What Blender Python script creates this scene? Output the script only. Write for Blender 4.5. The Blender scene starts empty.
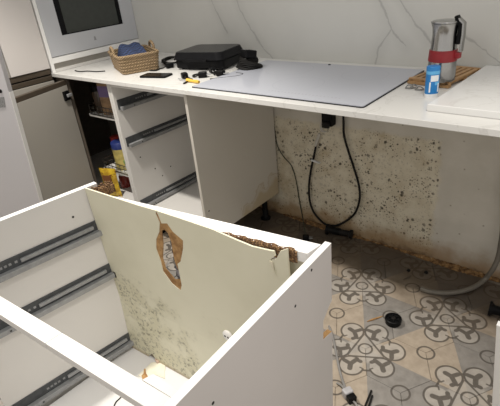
import bpy, bmesh, math, random
from mathutils import Vector, Matrix
random.seed(7)
scn = bpy.context.scene
COL = scn.collection
# ------------------------------------------------------------------ camera
CAM = Vector((0.619, -1.859, 1.341)); YAW, PIT, ROL, FPX = -0.73367, -0.48955, -0.10589, 452.28
def cam_axes():
    f = Vector((math.sin(YAW)*math.cos(PIT), math.cos(YAW)*math.cos(PIT), math.sin(PIT)))
    r = Vector((math.cos(YAW), -math.sin(YAW), 0)); u = r.cross(f)
    c, s = math.cos(ROL), math.sin(ROL)
    return c*r + s*u, -s*r + c*u, f
CR, CU, CF = cam_axes()
cd = bpy.data.cameras.new('camera'); cam = bpy.data.objects.new('camera', cd); COL.objects.link(cam)
m = Matrix.Identity(4)
for i in range(3):
    m[i][0] = CR[i]; m[i][1] = CU[i]; m[i][2] = -CF[i]; m[i][3] = CAM[i]
cam.matrix_world = m; cd.sensor_width = 36; cd.lens = FPX*36/500; cd.clip_start = .02
scn.camera = cam
# ------------------------------------------------------------------ world + lamps
w = bpy.data.worlds.new('room_light'); scn.world = w; w.use_nodes = True
w.node_tree.nodes['Background'].inputs[0].default_value = (1, .965, .92, 1)
w.node_tree.nodes['Background'].inputs[1].default_value = .56
def downlight(loc, power, half=40, blend=.55, col=(1, .95, .87)):
    l = bpy.data.lights.new('ceiling_downlight', 'SPOT'); l.shadow_soft_size = .045; l.energy = power; l.color = col
    l.spot_size = math.radians(2*half); l.spot_blend = blend
    o = bpy.data.objects.new('ceiling_downlight', l); COL.objects.link(o); o.location = loc
downlight((-1.06, -1.27, 2.5), 130)
downlight((.62, -1.27, 2.5), 56)
vs = scn.view_settings; vs.view_transform = 'Standard'; vs.look = 'None'; vs.gamma = 1; vs.use_curve_mapping = False
vs.exposure = 0.6
# ------------------------------------------------------------------ pixel -> point on a known plane
def ray(x, y): return CR*((x-250)/FPX) + CU*((203-y)/FPX) + CF
def onz(x, y, z): d = ray(x, y); return CAM + d*((z-CAM.z)/d.z)
def ony(x, y, Y): d = ray(x, y); return CAM + d*((Y-CAM.y)/d.y)
def onx(x, y, X): d = ray(x, y); return CAM + d*((X-CAM.x)/d.x)
# ------------------------------------------------------------------ node helper
class G:
    def __init__(s, name):
        s.mat = bpy.data.materials.new(name); s.mat.use_nodes = True
        s.t = s.mat.node_tree; s.b = s.t.nodes['Principled BSDF']
    def n(s, typ, **kw):
        o = s.t.nodes.new(typ)
        for k, v in kw.items(): setattr(o, k, v)
        return o
    def put(s, sock, v):
        if isinstance(v, bpy.types.NodeSocket): s.t.links.new(v, sock)
        elif v is not None:
            if sock.type == 'RGBA' and len(v) == 3: v = (*v, 1)
            sock.default_value = v
    def m(s, op, a, b=None, c=None):
        o = s.n('ShaderNodeMath', operation=op)
        for i, v in enumerate((a, b, c)): s.put(o.inputs[i], v)
        return o.outputs[0]
    def step(s, x, lo, hi):                      # smooth 0..1
        o = s.n('ShaderNodeMapRange', interpolation_type='SMOOTHSTEP')
        for i, v in enumerate((x, lo, hi, 0., 1.)): s.put(o.inputs[i], v)
        return o.outputs[0]
    def mix(s, f, a, b):
        o = s.n('ShaderNodeMix', data_type='RGBA')
        s.put(o.inputs[0], f); s.put(o.inputs[6], a); s.put(o.inputs[7], b); return o.outputs[2]
    def noise(s, scale, vec=None, detail=3, rough=.55, out=0, dist=0):
        o = s.n('ShaderNodeTexNoise'); s.put(o.inputs['Scale'], scale); s.put(o.inputs['Detail'], detail)
        s.put(o.inputs['Roughness'], rough); s.put(o.inputs['Distortion'], dist)
        if vec: s.t.links.new(vec, o.inputs['Vector'])
        return o.outputs[out]
    def vor(s, scale, vec=None, rnd=1.0):
        o = s.n('ShaderNodeTexVoronoi'); o.inputs['Scale'].default_value = scale; o.inputs['Randomness'].default_value = rnd
        if vec: s.t.links.new(vec, o.inputs['Vector'])
        return o.outputs['Distance'], o.outputs['Color']
    def pos(s): return s.n('ShaderNodeNewGeometry').outputs['Position']
    def obj(s): return s.n('ShaderNodeTexCoord').outputs['Object']
    def xyz(s, v):
        o = s.n('ShaderNodeSeparateXYZ'); s.t.links.new(v, o.inputs[0]); return o.outputs
    def vec(s, x, y, z):
        o = s.n('ShaderNodeCombineXYZ')
        for i, v in enumerate((x, y, z)): s.put(o.inputs[i], v)
        return o.outputs[0]
    def dist(s, x, y, cx, cy):
        dx = s.m('SUBTRACT', x, cx); dy = s.m('SUBTRACT', y, cy)
        return s.m('SQRT', s.m('ADD', s.m('MULTIPLY', dx, dx), s.m('MULTIPLY', dy, dy)))
    def seg(s, x, y, a, b):                      # distance to a segment
        ex, ey = b[0]-a[0], b[1]-a[1]; L2 = ex*ex+ey*ey
        dx = s.m('SUBTRACT', x, a[0]); dy = s.m('SUBTRACT', y, a[1])
        t = s.m('MULTIPLY', s.m('ADD', s.m('MULTIPLY', dx, ex), s.m('MULTIPLY', dy, ey)), 1/L2)
        t = s.m('MINIMUM', s.m('MAXIMUM', t, 0.), 1.)
        px = s.m('SUBTRACT', dx, s.m('MULTIPLY', t, ex)); py = s.m('SUBTRACT', dy, s.m('MULTIPLY', t, ey))
        return s.m('SQRT', s.m('ADD', s.m('MULTIPLY', px, px), s.m('MULTIPLY', py, py)))
    def minl(s, l):
        r = l[0]
        for v in l[1:]: r = s.m('MINIMUM', r, v)
        return r
    def bump(s, h, strength=.3, dist=.002):
        o = s.n('ShaderNodeBump'); o.inputs['Strength'].default_value = strength; o.inputs['Distance'].default_value = dist
        s.t.links.new(h, o.inputs['Height']); s.t.links.new(o.outputs[0], s.b.inputs['Normal'])
    def done(s, col, rough=.5, metal=0., spec=None):
        s.put(s.b.inputs['Base Color'], col); s.put(s.b.inputs['Roughness'], rough); s.put(s.b.inputs['Metallic'], metal)
        if spec is not None: s.b.inputs['Specular IOR Level'].default_value = spec
        return s.mat
_pm = {}
def pm(name, col, rough=.5, metal=0., var=.08, scale=30, bump=0., bs=200):
    if name in _pm: return _pm[name]
    g = G(name); f = g.noise(scale, g.obj())
    c2 = tuple(max(0, c*(1-var*2)) for c in col)
    if bump: g.bump(g.noise(bs, g.obj()), bump)
    _pm[name] = g.done(g.mix(g.step(f, .3, .75), col, c2), rough, metal)
    return _pm[name]
# ------------------------------------------------------------------ mesh helper
class MB:
    def __init__(s): s.v = []; s.f = []
    def add(s, v, f):
        o = len(s.v); s.v += [Vector(p) for p in v]; s.f += [[i+o for i in q] for q in f]; return s
    def box(s, x0, x1, y0, y1, z0, z1):
        v = [(x, y, z) for z in (z0, z1) for y in (y0, y1) for x in (x0, x1)]
        return s.add(v, [(0,2,3,1),(4,5,7,6),(0,1,5,4),(2,6,7,3),(0,4,6,2),(1,3,7,5)])
    def hexa(s, p):                              # 8 points, bottom ring then top ring (ccw from above)
        return s.add(p, [(3,2,1,0),(4,5,6,7),(0,1,5,4),(1,2,6,5),(2,3,7,6),(3,0,4,7)])
    def bar(s, a, b, wd, h, up=(0,0,1)):         # rectangular bar from a to b
        a, b = Vector(a), Vector(b); d = (b-a).normalized(); n = d.cross(Vector(up)).normalized(); u = n.cross(d)
        q = [(-1,-1),(1,-1),(1,1),(-1,1)]
        v = [a+n*(i*wd/2)+u*(j*h/2) for i, j in q]+[b+n*(i*wd/2)+u*(j*h/2) for i, j in q]
        return s.add(v, [(0,1,2,3),(7,6,5,4),(0,4,5,1),(1,5,6,2),(2,6,7,3),(3,7,4,0)])
    def prism(s, pts, off):                      # planar polygon + offset vector
        n = len(pts); off = Vector(off)
        v = [Vector(p) for p in pts]+[Vector(p)+off for p in pts]
        return s.add(v, [list(range(n))[::-1], list(range(n, 2*n))]+[(i, (i+1) % n, n+(i+1) % n, n+i) for i in range(n)])
    def tube(s, path, r, seg=8, cap=True, closed=False):
        path = [Vector(p) for p in path]; n = len(path); rs = r if isinstance(r, (list, tuple)) else [r]*n
        v, f = [], []; prev = None
        for i, p in enumerate(path):
            d = (path[(i+1) % n if closed else min(i+1, n-1)]-path[(i-1) % n if closed else max(i-1, 0)]).normalized()
            if prev is None: a = d.orthogonal().normalized()
            else: a = (prev-d*prev.dot(d)).normalized()
            prev = a; b = d.cross(a)
            v += [p+(a*math.cos(2*math.pi*k/seg)+b*math.sin(2*math.pi*k/seg))*rs[i] for k in range(seg)]
        for i in range(n if closed else n-1):
            j = (i+1) % n
            f += [(i*seg+k, i*seg+(k+1) % seg, j*seg+(k+1) % seg, j*seg+k) for k in range(seg)]
        if cap and not closed: f += [list(range(seg))[::-1], list(range((n-1)*seg, n*seg))]
        return s.add(v, f)
    def lathe(s, prof, c=(0,0,0), seg=24, M=None):
        v, f = [], []; c = Vector(c)
        for r, z in prof:
            for k in range(seg):
                p = Vector((r*math.cos(2*math.pi*k/seg), r*math.sin(2*math.pi*k/seg), z))
                v.append(c+(M @ p if M else p))
        for i in range(len(prof)-1):
            f += [(i*seg+k, i*seg+(k+1) % seg, (i+1)*seg+(k+1) % seg, (i+1)*seg+k) for k in range(seg)]
        f += [list(range(seg))[::-1], list(range((len(prof)-1)*seg, len(prof)*seg))]
        return s.add(v, f)
    def build(s, name, mat, parent=None, smooth=False, bevel=0., local=False, seg=2):
        me = bpy.data.meshes.new(name)
        V = s.v
        if parent is not None and not local:
            inv = WM[parent.name].inverted(); V = [inv @ p for p in V]
        me.from_pydata([tuple(p) for p in V], [], s.f)
        bm = bmesh.new(); bm.from_mesh(me); bmesh.ops.recalc_face_normals(bm, faces=bm.faces); bm.to_mesh(me); bm.free()
        me.materials.append(mat)
        o = bpy.data.objects.new(name, me); COL.objects.link(o)
        if smooth:
            me.polygons.foreach_set('use_smooth', [True]*len(me.polygons))
            me.set_sharp_from_angle(angle=math.radians(40))
        if bevel:
            b = o.modifiers.new('bevel', 'BEVEL'); b.width = bevel; b.segments = seg; b.limit_method = 'ANGLE'
        if parent is not None: o.parent = parent; WM[o.name] = WM[parent.name]
        else: WM[o.name] = Matrix.Identity(4)
        return o
WM = {}
def tag(o, label=None, cat=None, group=None, kind=None):
    if label: o['label'] = label
    if cat: o['category'] = cat
    if group: o['group'] = group
    if kind: o['kind'] = kind
    return o
def thing(name, label, cat, loc=(0,0,0), rotz=0., group=None, kind=None):
    o = bpy.data.objects.new(name, None); COL.objects.link(o); o.location = loc; o.rotation_euler = (0, 0, rotz)
    o.empty_display_size = .02
    WM[o.name] = Matrix.Translation(Vector(loc)) @ Matrix.Rotation(rotz, 4, 'Z')
    return tag(o, label, cat, group, kind)
def solo(mb, name, mat, label, cat, group=None, **kw):   # one-mesh thing: origin moved to its base
    o = mb.build(name, mat, None, **kw); xs = [v.co for v in o.data.vertices]
    c = Vector((sum(v.x for v in xs)/len(xs), sum(v.y for v in xs)/len(xs), min(v.z for v in xs)))
    o.data.transform(Matrix.Translation(-c)); o.location = c; WM[o.name] = Matrix.Translation(c)
    return tag(o, label, cat, group)
def copy_tree(o, parent=None):
    c = o.copy(); COL.objects.link(c); c.parent = parent
    for ch in o.children: copy_tree(ch, c)
    return c
def spline(pts, n=8, closed=False):              # Catmull-Rom
    P = [Vector(p) for p in pts]; L = len(P); out = []
    for i in range(L if closed else L-1):
        g = lambda k: P[k % L] if closed else P[min(max(k, 0), L-1)]
        a, b, c, d = g(i-1), g(i), g(i+1), g(i+2)
        for j in range(n):
            t = j/n
            out.append(.5*((2*b)+(c-a)*t+(2*a-5*b+4*c-d)*t*t+(3*b-a-3*c+d)*t**3))
    if not closed: out.append(P[-1])
    return out
# ------------------------------------------------------------------ materials
white = pm('white_melamine', (.69, .67, .64), .38, var=.015, scale=4)
white_edge = pm('white_edging', (.86, .85, .83), .4, var=.01, scale=6)
white_gloss = pm('white_gloss_front', (.60, .565, .54), .25, var=.01, scale=3)
taupe = pm('greige_door_face', (.32, .30, .265), .45, var=.02, scale=3)
black = pm('black_plastic', (.007, .007, .0075), .4, var=.2)
blackg = pm('black_gloss', (.008, .008, .009), .12, var=.1)
rubber = pm('black_rubber', (.018, .017, .016), .55, var=.2)
steel = pm('zinc_steel', (.34, .345, .35), .45, .35, var=.1, scale=60)
dsteel = pm('dark_runner_steel', (.085, .09, .095), .5, .3, var=.15, scale=60)
chrome = pm('polished_steel', (.36, .355, .345), .18, 1., var=.08, scale=9)
bronze = pm('bronze_profile', (.105, .082, .06), .38, .5, var=.06)
darkwood = pm('dark_brown_panel', (.10, .08, .062), .6, var=.1)
hole = pm('drilled_hole', (.02, .018, .016), .9, var=.1)
for m_ in (black, blackg, rubber): m_.node_tree.nodes['Principled BSDF'].inputs['Specular IOR Level'].default_value = .11
blackg.node_tree.nodes['Principled BSDF'].inputs['Roughness'].default_value = .22
def chip_mat():
    g = G('torn_chipboard'); p = g.obj(); d, c = g.vor(240, p); n = g.noise(60, p, 5)
    col = g.mix(g.step(n, .35, .65), (.16, .08, .032), (.36, .215, .095)); col = g.mix(g.step(d, .35, .6), col, (.09, .045, .02))
    g.bump(g.noise(150, p, 4), .9, .006); return g.done(col, .9)
chip = chip_mat()
def fibre_mat():
    g = G('torn_brown_fibreboard'); p = g.obj(); n = g.noise(45, p, 5)
    col = g.mix(g.step(n, .35, .65), (.27, .14, .05), (.46, .27, .11)); g.bump(g.noise(120, p, 4), .6, .003)
    return g.done(col, .9)
fibre = fibre_mat()
def marble_mat():
    g = G('white_marble_wall'); p = g.pos(); X = g.xyz(p)
    nz = g.noise(9, p, 5, .6, out=1); d = g.xyz(nz)
    x = g.m('ADD', X[0], g.m('MULTIPLY', g.m('SUBTRACT', d[0], .5), .045)); z = g.m('ADD', X[2], g.m('MULTIPLY', g.m('SUBTRACT', d[1], .5), .045))
    S = [((-1.25, 1.34), (-1.17, 1.17)), ((-1.17, 1.17), (-1.09, 1.02)), ((-1.04, 1.24), (-.985, 1.128)), ((-.985, 1.128), (-.89, .99)), ((-.89, .99), (-.80, .89)),
         ((-.27, 1.25), (-.24, 1.15)), ((-.24, 1.15), (-.19, 1.045)), ((-.19, 1.045), (-.235, .97)), ((-.235, .97), (-.257, .88)), ((-.19, 1.045), (-.127, .98)),
         ((-.19, 1.19), (-.1, 1.08)), ((-.1, 1.08), (-.03, 1.0)), ((-.03, 1.0), (.12, .89)), ((.10, 1.02), (.25, .92)), ((.25, .92), (.5, .98)), ((.5, .98), (.8, 1.4)), ((-.8, 1.6), (-.27, 1.25)), ((.0, 1.5), (-.19, 1.19))]
    dd = g.minl([g.seg(x, z, a, b) for a, b in S])
    th = g.m('MULTIPLY', g.step(g.noise(14, p, 2), .25, .8), .0085)
    core = g.m('SUBTRACT', 1., g.step(dd, .0005, g.m('ADD', th, .0012)))
    halo = g.m('SUBTRACT', 1., g.step(dd, 0., .05))
    col = g.mix(g.m('MULTIPLY', g.step(g.noise(5, p, 4), .4, .8), .4), (.60, .595, .56), (.53, .525, .495))
    col = g.mix(g.m('MULTIPLY', halo, .2), col, (.40, .40, .38)); col = g.mix(g.m('MULTIPLY', core, .5), col, (.27, .265, .255))
    return g.done(col, .32, spec=.35)
marble = marble_mat()
def quartz_mat(name, base, vein):
    g = G(name); p = g.pos(); n = g.noise(4, p, 6, .6, dist=1.2)
    v = g.m('ABSOLUTE', g.m('SUBTRACT', n, .5)); k = g.m('SUBTRACT', 1., g.step(v, 0., .018))
    return g.done(g.mix(g.m('MULTIPLY', k, .45), base, vein), .22, spec=.5)
quartz = quartz_mat('white_quartz', (.66, .65, .625), (.5, .485, .455))
slabm = quartz_mat('white_stone_board', (.70, .695, .68), (.57, .555, .53))
def mould_wall():
    g = G('mouldy_plaster'); p = g.pos(); X = g.xyz(p); x, z = X[0], X[2]
    wob = g.m('MULTIPLY', g.m('SUBTRACT', g.noise(22, p, 4), .5), .05)
    inx = g.m('MULTIPLY', g.m('SUBTRACT', 1., g.step(g.m('ADD', x, wob), .05, .075)), g.m('SUBTRACT', 1., g.step(g.m('ADD', z, wob), .585, .61)))
    base = g.mix(g.step(g.noise(12, p, 4), .35, .7), (.66, .61, .49), (.55, .49, .37))
    rest = g.mix(g.step(g.noise(6, p, 3), .3, .7), (.62, .585, .52), (.55, .52, .455))
    col = g.mix(inx, rest, base)
    blot = g.m('MULTIPLY', g.step(g.noise(7, p, 4), .52, .72), inx); col = g.mix(g.m('MULTIPLY', blot, .5), col, (.36, .26, .13))
    # spots
    clus = g.m('ADD', g.m('MULTIPLY', g.step(g.noise(6, p, 3), .42, .55), .75), .25)
    wp = g.n('ShaderNodeVectorMath', operation='ADD'); g.t.links.new(p, wp.inputs[0])
    wn = g.n('ShaderNodeVectorMath', operation='SCALE'); g.t.links.new(g.noise(60, p, 3, out=1), wn.inputs[0]); wn.inputs['Scale'].default_value = .012; g.t.links.new(wn.outputs[0], wp.inputs[1])
    for sc, rad, thr, cc, am in ((34, .36, .25, (.035, .03, .022), .9), (58, .40, .2, (.05, .042, .03), .9), (90, .42, .2, (.075, .062, .04), .85), (150, .42, .3, (.10, .085, .055), .8)):
        d, c = g.vor(sc, wp.outputs[0]); rr = g.xyz(c)[0]; lim = g.m('MULTIPLY', g.step(rr, thr, 1.), rad)
        k = g.m('MULTIPLY', g.m('SUBTRACT', 1., g.step(d, g.m('MULTIPLY', lim, .55), g.m('ADD', lim, .03))), g.m('MULTIPLY', g.step(rr, thr, thr+.05), g.m('MULTIPLY', inx, clus)))
        col = g.mix(g.m('MULTIPLY', k, am), col, cc)
    d, c = g.vor(26, p); rr = g.xyz(c)[1]
    k = g.m('MULTIPLY', g.m('SUBTRACT', 1., g.step(d, .05, .16)), g.step(rr, .8, .84)); col = g.mix(g.m('MULTIPLY', k, .6), col, (.2, .17, .11))
    # rust and damp at the foot of the wall
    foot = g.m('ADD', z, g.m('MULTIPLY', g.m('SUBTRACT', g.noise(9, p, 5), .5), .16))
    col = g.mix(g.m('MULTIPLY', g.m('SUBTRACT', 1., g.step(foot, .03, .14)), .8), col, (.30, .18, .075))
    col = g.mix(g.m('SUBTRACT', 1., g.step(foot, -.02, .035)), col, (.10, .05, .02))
    g.bump(g.noise(60, p, 4), .5, .004); return g.done(col, .85)
mould = mould_wall()
def cream_mat():
    g = G('cream_hardboard_mouldy'); p = g.pos(); X = g.xyz(p); x, z = X[0], X[2]
    col = g.mix(g.step(g.noise(5, p, 3), .3, .7), (.72, .69, .54), (.67, .64, .49))
    zone = g.m('MULTIPLY', g.m('SUBTRACT', 1., g.step(z, .34, .46)), g.step(g.noise(8, p, 3), .44, .62))
    low = g.m('MULTIPLY', g.m('SUBTRACT', 1., g.step(z, .08, .2)), g.step(g.noise(7, p, 3), .35, .6))
    zz = g.m('MINIMUM', g.m('ADD', zone, low), 1.)
    col = g.mix(g.m('MULTIPLY', zz, .35), col, (.46, .42, .25))
    n = g.noise(70, p, 5, .65); col = g.mix(g.m('MULTIPLY', g.m('MULTIPLY', g.step(n, .5, .64), zz), .75), col, (.14, .13, .095))
    col = g.mix(g.m('MULTIPLY', g.m('SUBTRACT', 1., g.step(z, .037, .06)), .6), col, (.3, .2, .1))
    return g.done(col, .55)
cream = cream_mat()
def endpanel_mat():
    g = G('white_panel_water_stained'); p = g.pos(); X = g.xyz(p); y, z = X[1], X[2]
    n = g.m('MULTIPLY', g.m('SUBTRACT', g.noise(10, p, 4), .5), .22)
    d = g.m('ADD', g.seg(y, z, (-.28, .14), (0., .20)), n)
    k = g.m('SUBTRACT', 1., g.step(d, .02, .075)); ring = g.m('SUBTRACT', 1., g.step(g.m('ABSOLUTE', g.m('SUBTRACT', d, .07)), 0., .01))
    col = g.mix(g.m('MULTIPLY', k, .75), (.54, .51, .455), (.42, .33, .19)); col = g.mix(g.m('MULTIPLY', ring, .5), col, (.36, .26, .13))
    return g.done(col, .4)
endp = endpanel_mat()
S_ = .126
def tile_mat():
    g = G('patterned_hex_tile'); p = g.obj(); X = g.xyz(p); x, y0 = X[0], X[1]; y = g.m('ABSOLUTE', y0)
    c6, s6 = math.cos(math.radians(60)), math.sin(math.radians(60))
    u = g.m('ADD', g.m('MULTIPLY', x, c6), g.m('MULTIPLY', y, s6)); v = g.m('SUBTRACT', g.m('MULTIPLY', x, s6), g.m('MULTIPLY', y, c6))
    def line(dist, wd): return g.m('SUBTRACT', 1., g.step(dist, wd-.0012, wd+.0012))
    dsc = g.dist(u, v, .085, .054)
    ring = g.m('ABSOLUTE', g.m('SUBTRACT', dsc, .0435))
    gap = g.m('MULTIPLY', g.m('SUBTRACT', 1., g.step(v, .020, .026)), g.m('SUBTRACT', 1., g.step(u, .092, .098)))
    D = [g.m('ADD', ring, g.m('MULTIPLY', gap, .05)), g.seg(u, v, (.040, 0), (.040, .062)), g.m('ABSOLUTE', g.m('SUBTRACT', g.dist(x, y, 0, 0), .025)),
         g.m('ABSOLUTE', g.m('SUBTRACT', g.dist(x, y, 1.5*S_, s6*S_), .030))]
    ln = line(g.minl(D), .0036)
    sg = lambda a_, b_, r_: g.m('SUBTRACT', g.seg(u, v, a_, b_), r_)
    B = [sg((.060, .038), (.078, .056), .0088), sg((.064, .076), (.078, .056), .0084), sg((.078, .056), (.099, .059), .0094), sg((.056, .034), (.064, .020), .0078), sg((.064, .078), (.056, .084), .0075),
         sg((.104, .012), (.104, .0), .004), sg((.098, .012), (.092, .022), .003)]
    bl = line(g.minl(B), 0.)
    ink = g.m('MAXIMUM', ln, bl)
    oi = g.n('ShaderNodeObjectInfo'); rnd = oi.outputs['Random']
    pv = g.vec(g.m('ADD', x, g.m('MULTIPLY', rnd, 9.)), y0, 0.)
    n = g.noise(28, pv, 5); n2 = g.noise(110, pv, 4)
    beige = g.mix(g.step(n, .3, .7), (.40, .335, .265), (.325, .27, .21)); grey = g.mix(g.step(n, .3, .7), (.265, .247, .226), (.205, .19, .174))
    base = g.mix(g.step(y0, -.0008, .0008), grey, beige)
    pale = g.mix(g.step(n, .3, .7), (.43, .395, .35), (.36, .33, .295))
    inr = g.m('MAXIMUM', g.m('SUBTRACT', 1., g.step(dsc, .040, .043)), g.m('SUBTRACT', 1., g.step(g.dist(x, y, 0, 0), .06, .075)))
    base = g.mix(g.m('MULTIPLY', inr, .75), base, pale)
    col = g.mix(g.m('MULTIPLY', ink, g.m('ADD', .72, g.m('MULTIPLY', n2, .3))), base, (.075, .064, .054))
    col = g.mix(g.m('MULTIPLY', g.step(n2, .55, .75), .18), col, (.2, .15, .1))
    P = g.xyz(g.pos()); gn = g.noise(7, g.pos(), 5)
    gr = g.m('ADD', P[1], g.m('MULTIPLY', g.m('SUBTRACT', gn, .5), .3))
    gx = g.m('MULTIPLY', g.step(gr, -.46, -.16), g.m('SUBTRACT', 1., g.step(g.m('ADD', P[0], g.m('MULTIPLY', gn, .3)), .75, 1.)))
    col = g.mix(g.m('MULTIPLY', gx, .80), col, (.055, .036, .02))  # brown grime near the wall, deepened to paint in the worktop's shade
    return g.done(col, .42)
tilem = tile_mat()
def hob_mat():
    g = G('white_hob_glass'); p = g.pos(); X = g.xyz(p); x, y = X[0], X[1]
    marks = []
    for cx, cy, r in ((-.20, -.20, .09), (-.56, -.20, .105), (-.38, -.40, .10)):
        marks.append(g.m('ABSOLUTE', g.m('SUBTRACT', g.dist(x, y, cx, cy), r)))
    k = g.m('SUBTRACT', 1., g.step(g.minl(marks), .0008, .0025))
    dots = g.m('MULTIPLY', g.step(g.m('SINE', g.m('MULTIPLY', x, 420.)), .2, .6), g.m('MULTIPLY', g.m('SUBTRACT', 1., g.step(g.m('ABSOLUTE', g.m('SUBTRACT', y, -.522)), .003, .006)), g.m('SUBTRACT', 1., g.step(g.m('ABSOLUTE', g.m('ADD', x, .28)), .15, .152))))
    col = g.mix(g.m('MULTIPLY', k, .16), (.46, .475, .53), (.30, .31, .35)); col = g.mix(g.m('MULTIPLY', dots, .5), col, (.35, .35, .38))
    return g.done(col, .12)
hobm = hob_mat()
def wicker_mat():
    g = G('woven_seagrass'); p = g.obj(); X = g.xyz(p)
    w1 = g.m('SINE', g.m('ADD', g.m('MULTIPLY', X[2], 620.), g.m('MULTIPLY', g.noise(40, p), 3.)))
    w2 = g.m('SINE', g.m('ADD', g.m('MULTIPLY', g.m('ADD', X[0], X[1]), 330.), g.m('MULTIPLY', g.noise(30, p), 3.)))
    h = g.m('MULTIPLY', w1, w2); n = g.noise(50, p, 4)
    col = g.mix(g.step(n, .3, .7), (.38, .265, .14), (.28, .185, .09)); col = g.mix(g.step(h, .1, 1.), (.16, .095, .045), col)
    col = g.mix(g.m('MULTIPLY', g.step(h, -1., .2), .6), col, (.42, .31, .18))
    g.bump(h, .8, .004); return g.done(col, .8)
wicker = wicker_mat()
def check_mat():
    g = G('blue_checked_cloth'); p = g.pos(); X = g.xyz(p)
    a = g.step(g.m('SINE', g.m('MULTIPLY', g.m('ADD', X[0], g.m('MULTIPLY', X[2], .3)), 360.)), -.1, .1); b = g.step(g.m('SINE', g.m('MULTIPLY', g.m('ADD', X[1], X[2]), 360.)), -.1, .1)
    s_ = g.m('MULTIPLY', g.m('ADD', a, b), .5)
    return g.done(g.mix(s_, (.003, .005, .018), (.03, .052, .13)), .85)
checkm = check_mat()
def wood_mat(name, a, b, sc=18):
    g = G(name); p = g.obj(); X = g.xyz(p); q = g.vec(g.m('MULTIPLY', X[0], .25), X[1], X[2]); n = g.noise(sc*4, q, 4)
    return g.done(g.mix(g.step(n, .35, .65), a, b), .45)
bamboo = wood_mat('bamboo', (.42, .25, .11), (.31, .17, .07))
def foil_mat():
    g = G('foil_duct'); p = g.obj(); n = g.noise(30, p, 4, dist=2.)
    k = g.m('SUBTRACT', 1., g.step(g.m('ABSOLUTE', g.m('SUBTRACT', n, .5)), 0., .03))
    return g.done(g.mix(k, (.36, .345, .365), (.12, .11, .12)), .45, .2)
foil = foil_mat()
# ================================================================== THE SETTING
g = G('cement_screed'); gp = g.pos()
screed = g.done(g.mix(g.step(g.noise(20, gp, 4), .3, .7), (.30, .26, .21), (.24, .205, .165)), .85)
fl = MB().box(-3.2, 2.6, -4.2, .12, -.06, -.006).build('floor', screed); tag(fl, kind='structure')
def tile_mesh():
    b = MB(); gp_ = .0005; s6 = math.sin(math.pi/3)
    H = [(0, 0), (S_/2, -s6*S_), (1.5*S_, -s6*S_), (2*S_, 0), (1.5*S_, s6*S_), (S_/2, s6*S_)]
    def ring(k, z):
        return [(S_+(x-S_)*k, y*k, z) for x, y in H]
    v = ring(1-gp_/S_*1.2, -.006)+ring(1-gp_/S_*1.2, -.0012)+ring(1-gp_/S_*2.6, 0)
    f = [[12+i for i in range(6)]]
    for L in (0, 1):
        for i in range(6): j = (i+1) % 6; f.append((L*6+i, L*6+j, L*6+6+j, L*6+6+i))
    return b.add(v, f)
A0 = Vector((.069, -.683)); LAT = 3*S_; PHI = math.radians(-1.2)
def rot2(x, y): return Vector((x*math.cos(PHI)-y*math.sin(PHI), x*math.sin(PHI)+y*math.cos(PHI)))
t0 = None; cand = []
for i in range(-12, 13):
    for j in range(-12, 13):
        A = A0+rot2(LAT*(i+.5*j), LAT*j*.8660254)
        for q in range(3):
            th = PHI+q*2*math.pi/3; c = A+Vector((math.cos(th), math.sin(th)))*S_
            if -1.75 < c.x < 1.5 and -2.35 < c.y < .07: cand.append(((c-Vector((.2, -.6))).length, A.copy(), th))
cand.sort(key=lambda e: e[0])
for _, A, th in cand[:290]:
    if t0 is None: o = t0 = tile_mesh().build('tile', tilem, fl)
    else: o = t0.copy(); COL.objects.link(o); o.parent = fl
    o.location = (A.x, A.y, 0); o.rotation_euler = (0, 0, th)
wl = MB().box(-2.6, 2.4, 0, .12, -.006, .88).build('wall_back', mould); tag(wl, 'damp mouldy plaster wall below the worktop', kind='structure')
wu = MB().box(-2.6, 2.4, 0, .12, .88, 2.6).build('wall_upper', marble); tag(wu, 'white marble splashback wall with grey veins', kind='structure')
wlft = MB().box(-2.6, -2.46, -4.2, 0, -.006, 2.6).build('wall_left', pm('painted_wall', (.72, .70, .66), .7, var=.02, scale=3)); tag(wlft, kind='structure')
# crumbled filler along the foot of the wall
bm_ = MB(); N = 190
rows = 5; vv = []
for i in range(N+1):
    x = -.80+1.75*i/N; amp = .6+.5*math.sin(x*9)+.4*random.random(); amp = max(.25, amp)
    for j in range(rows):
        t = j/(rows-1); yy = -.022*amp*(1-t); zz = .011*amp*math.sin(t*math.pi*.5)**1.3
        vv.append((x+random.uniform(-.003, .003), yy+random.uniform(-.003, .003)*(0 < j < rows-1)-.0005, max(.0002, zz+random.uniform(-.0025, .0025)*(j > 0))))
ff = [(i*rows+j, (i+1)*rows+j, (i+1)*rows+j+1, i*rows+j+1) for i in range(N) for j in range(rows-1)]
def rubble_mat():
    g = G('rusty_crumbs'); p = g.pos(); n = g.noise(45, p, 5, .65)
    col = g.mix(g.step(n, .35, .6), (.085, .042, .016), (.27, .155, .06)); col = g.mix(g.step(n, .62, .72), col, (.45, .36, .24)); g.bump(g.noise(120, p, 4), .8, .005)
    return g.done(col, .9)
rb = bm_.add(vv, ff).build('crumbled_filler', rubble_mat(), None); tag(rb, 'rust brown crumbled filler along the foot of the mouldy wall', 'rubble', kind='stuff')
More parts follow.
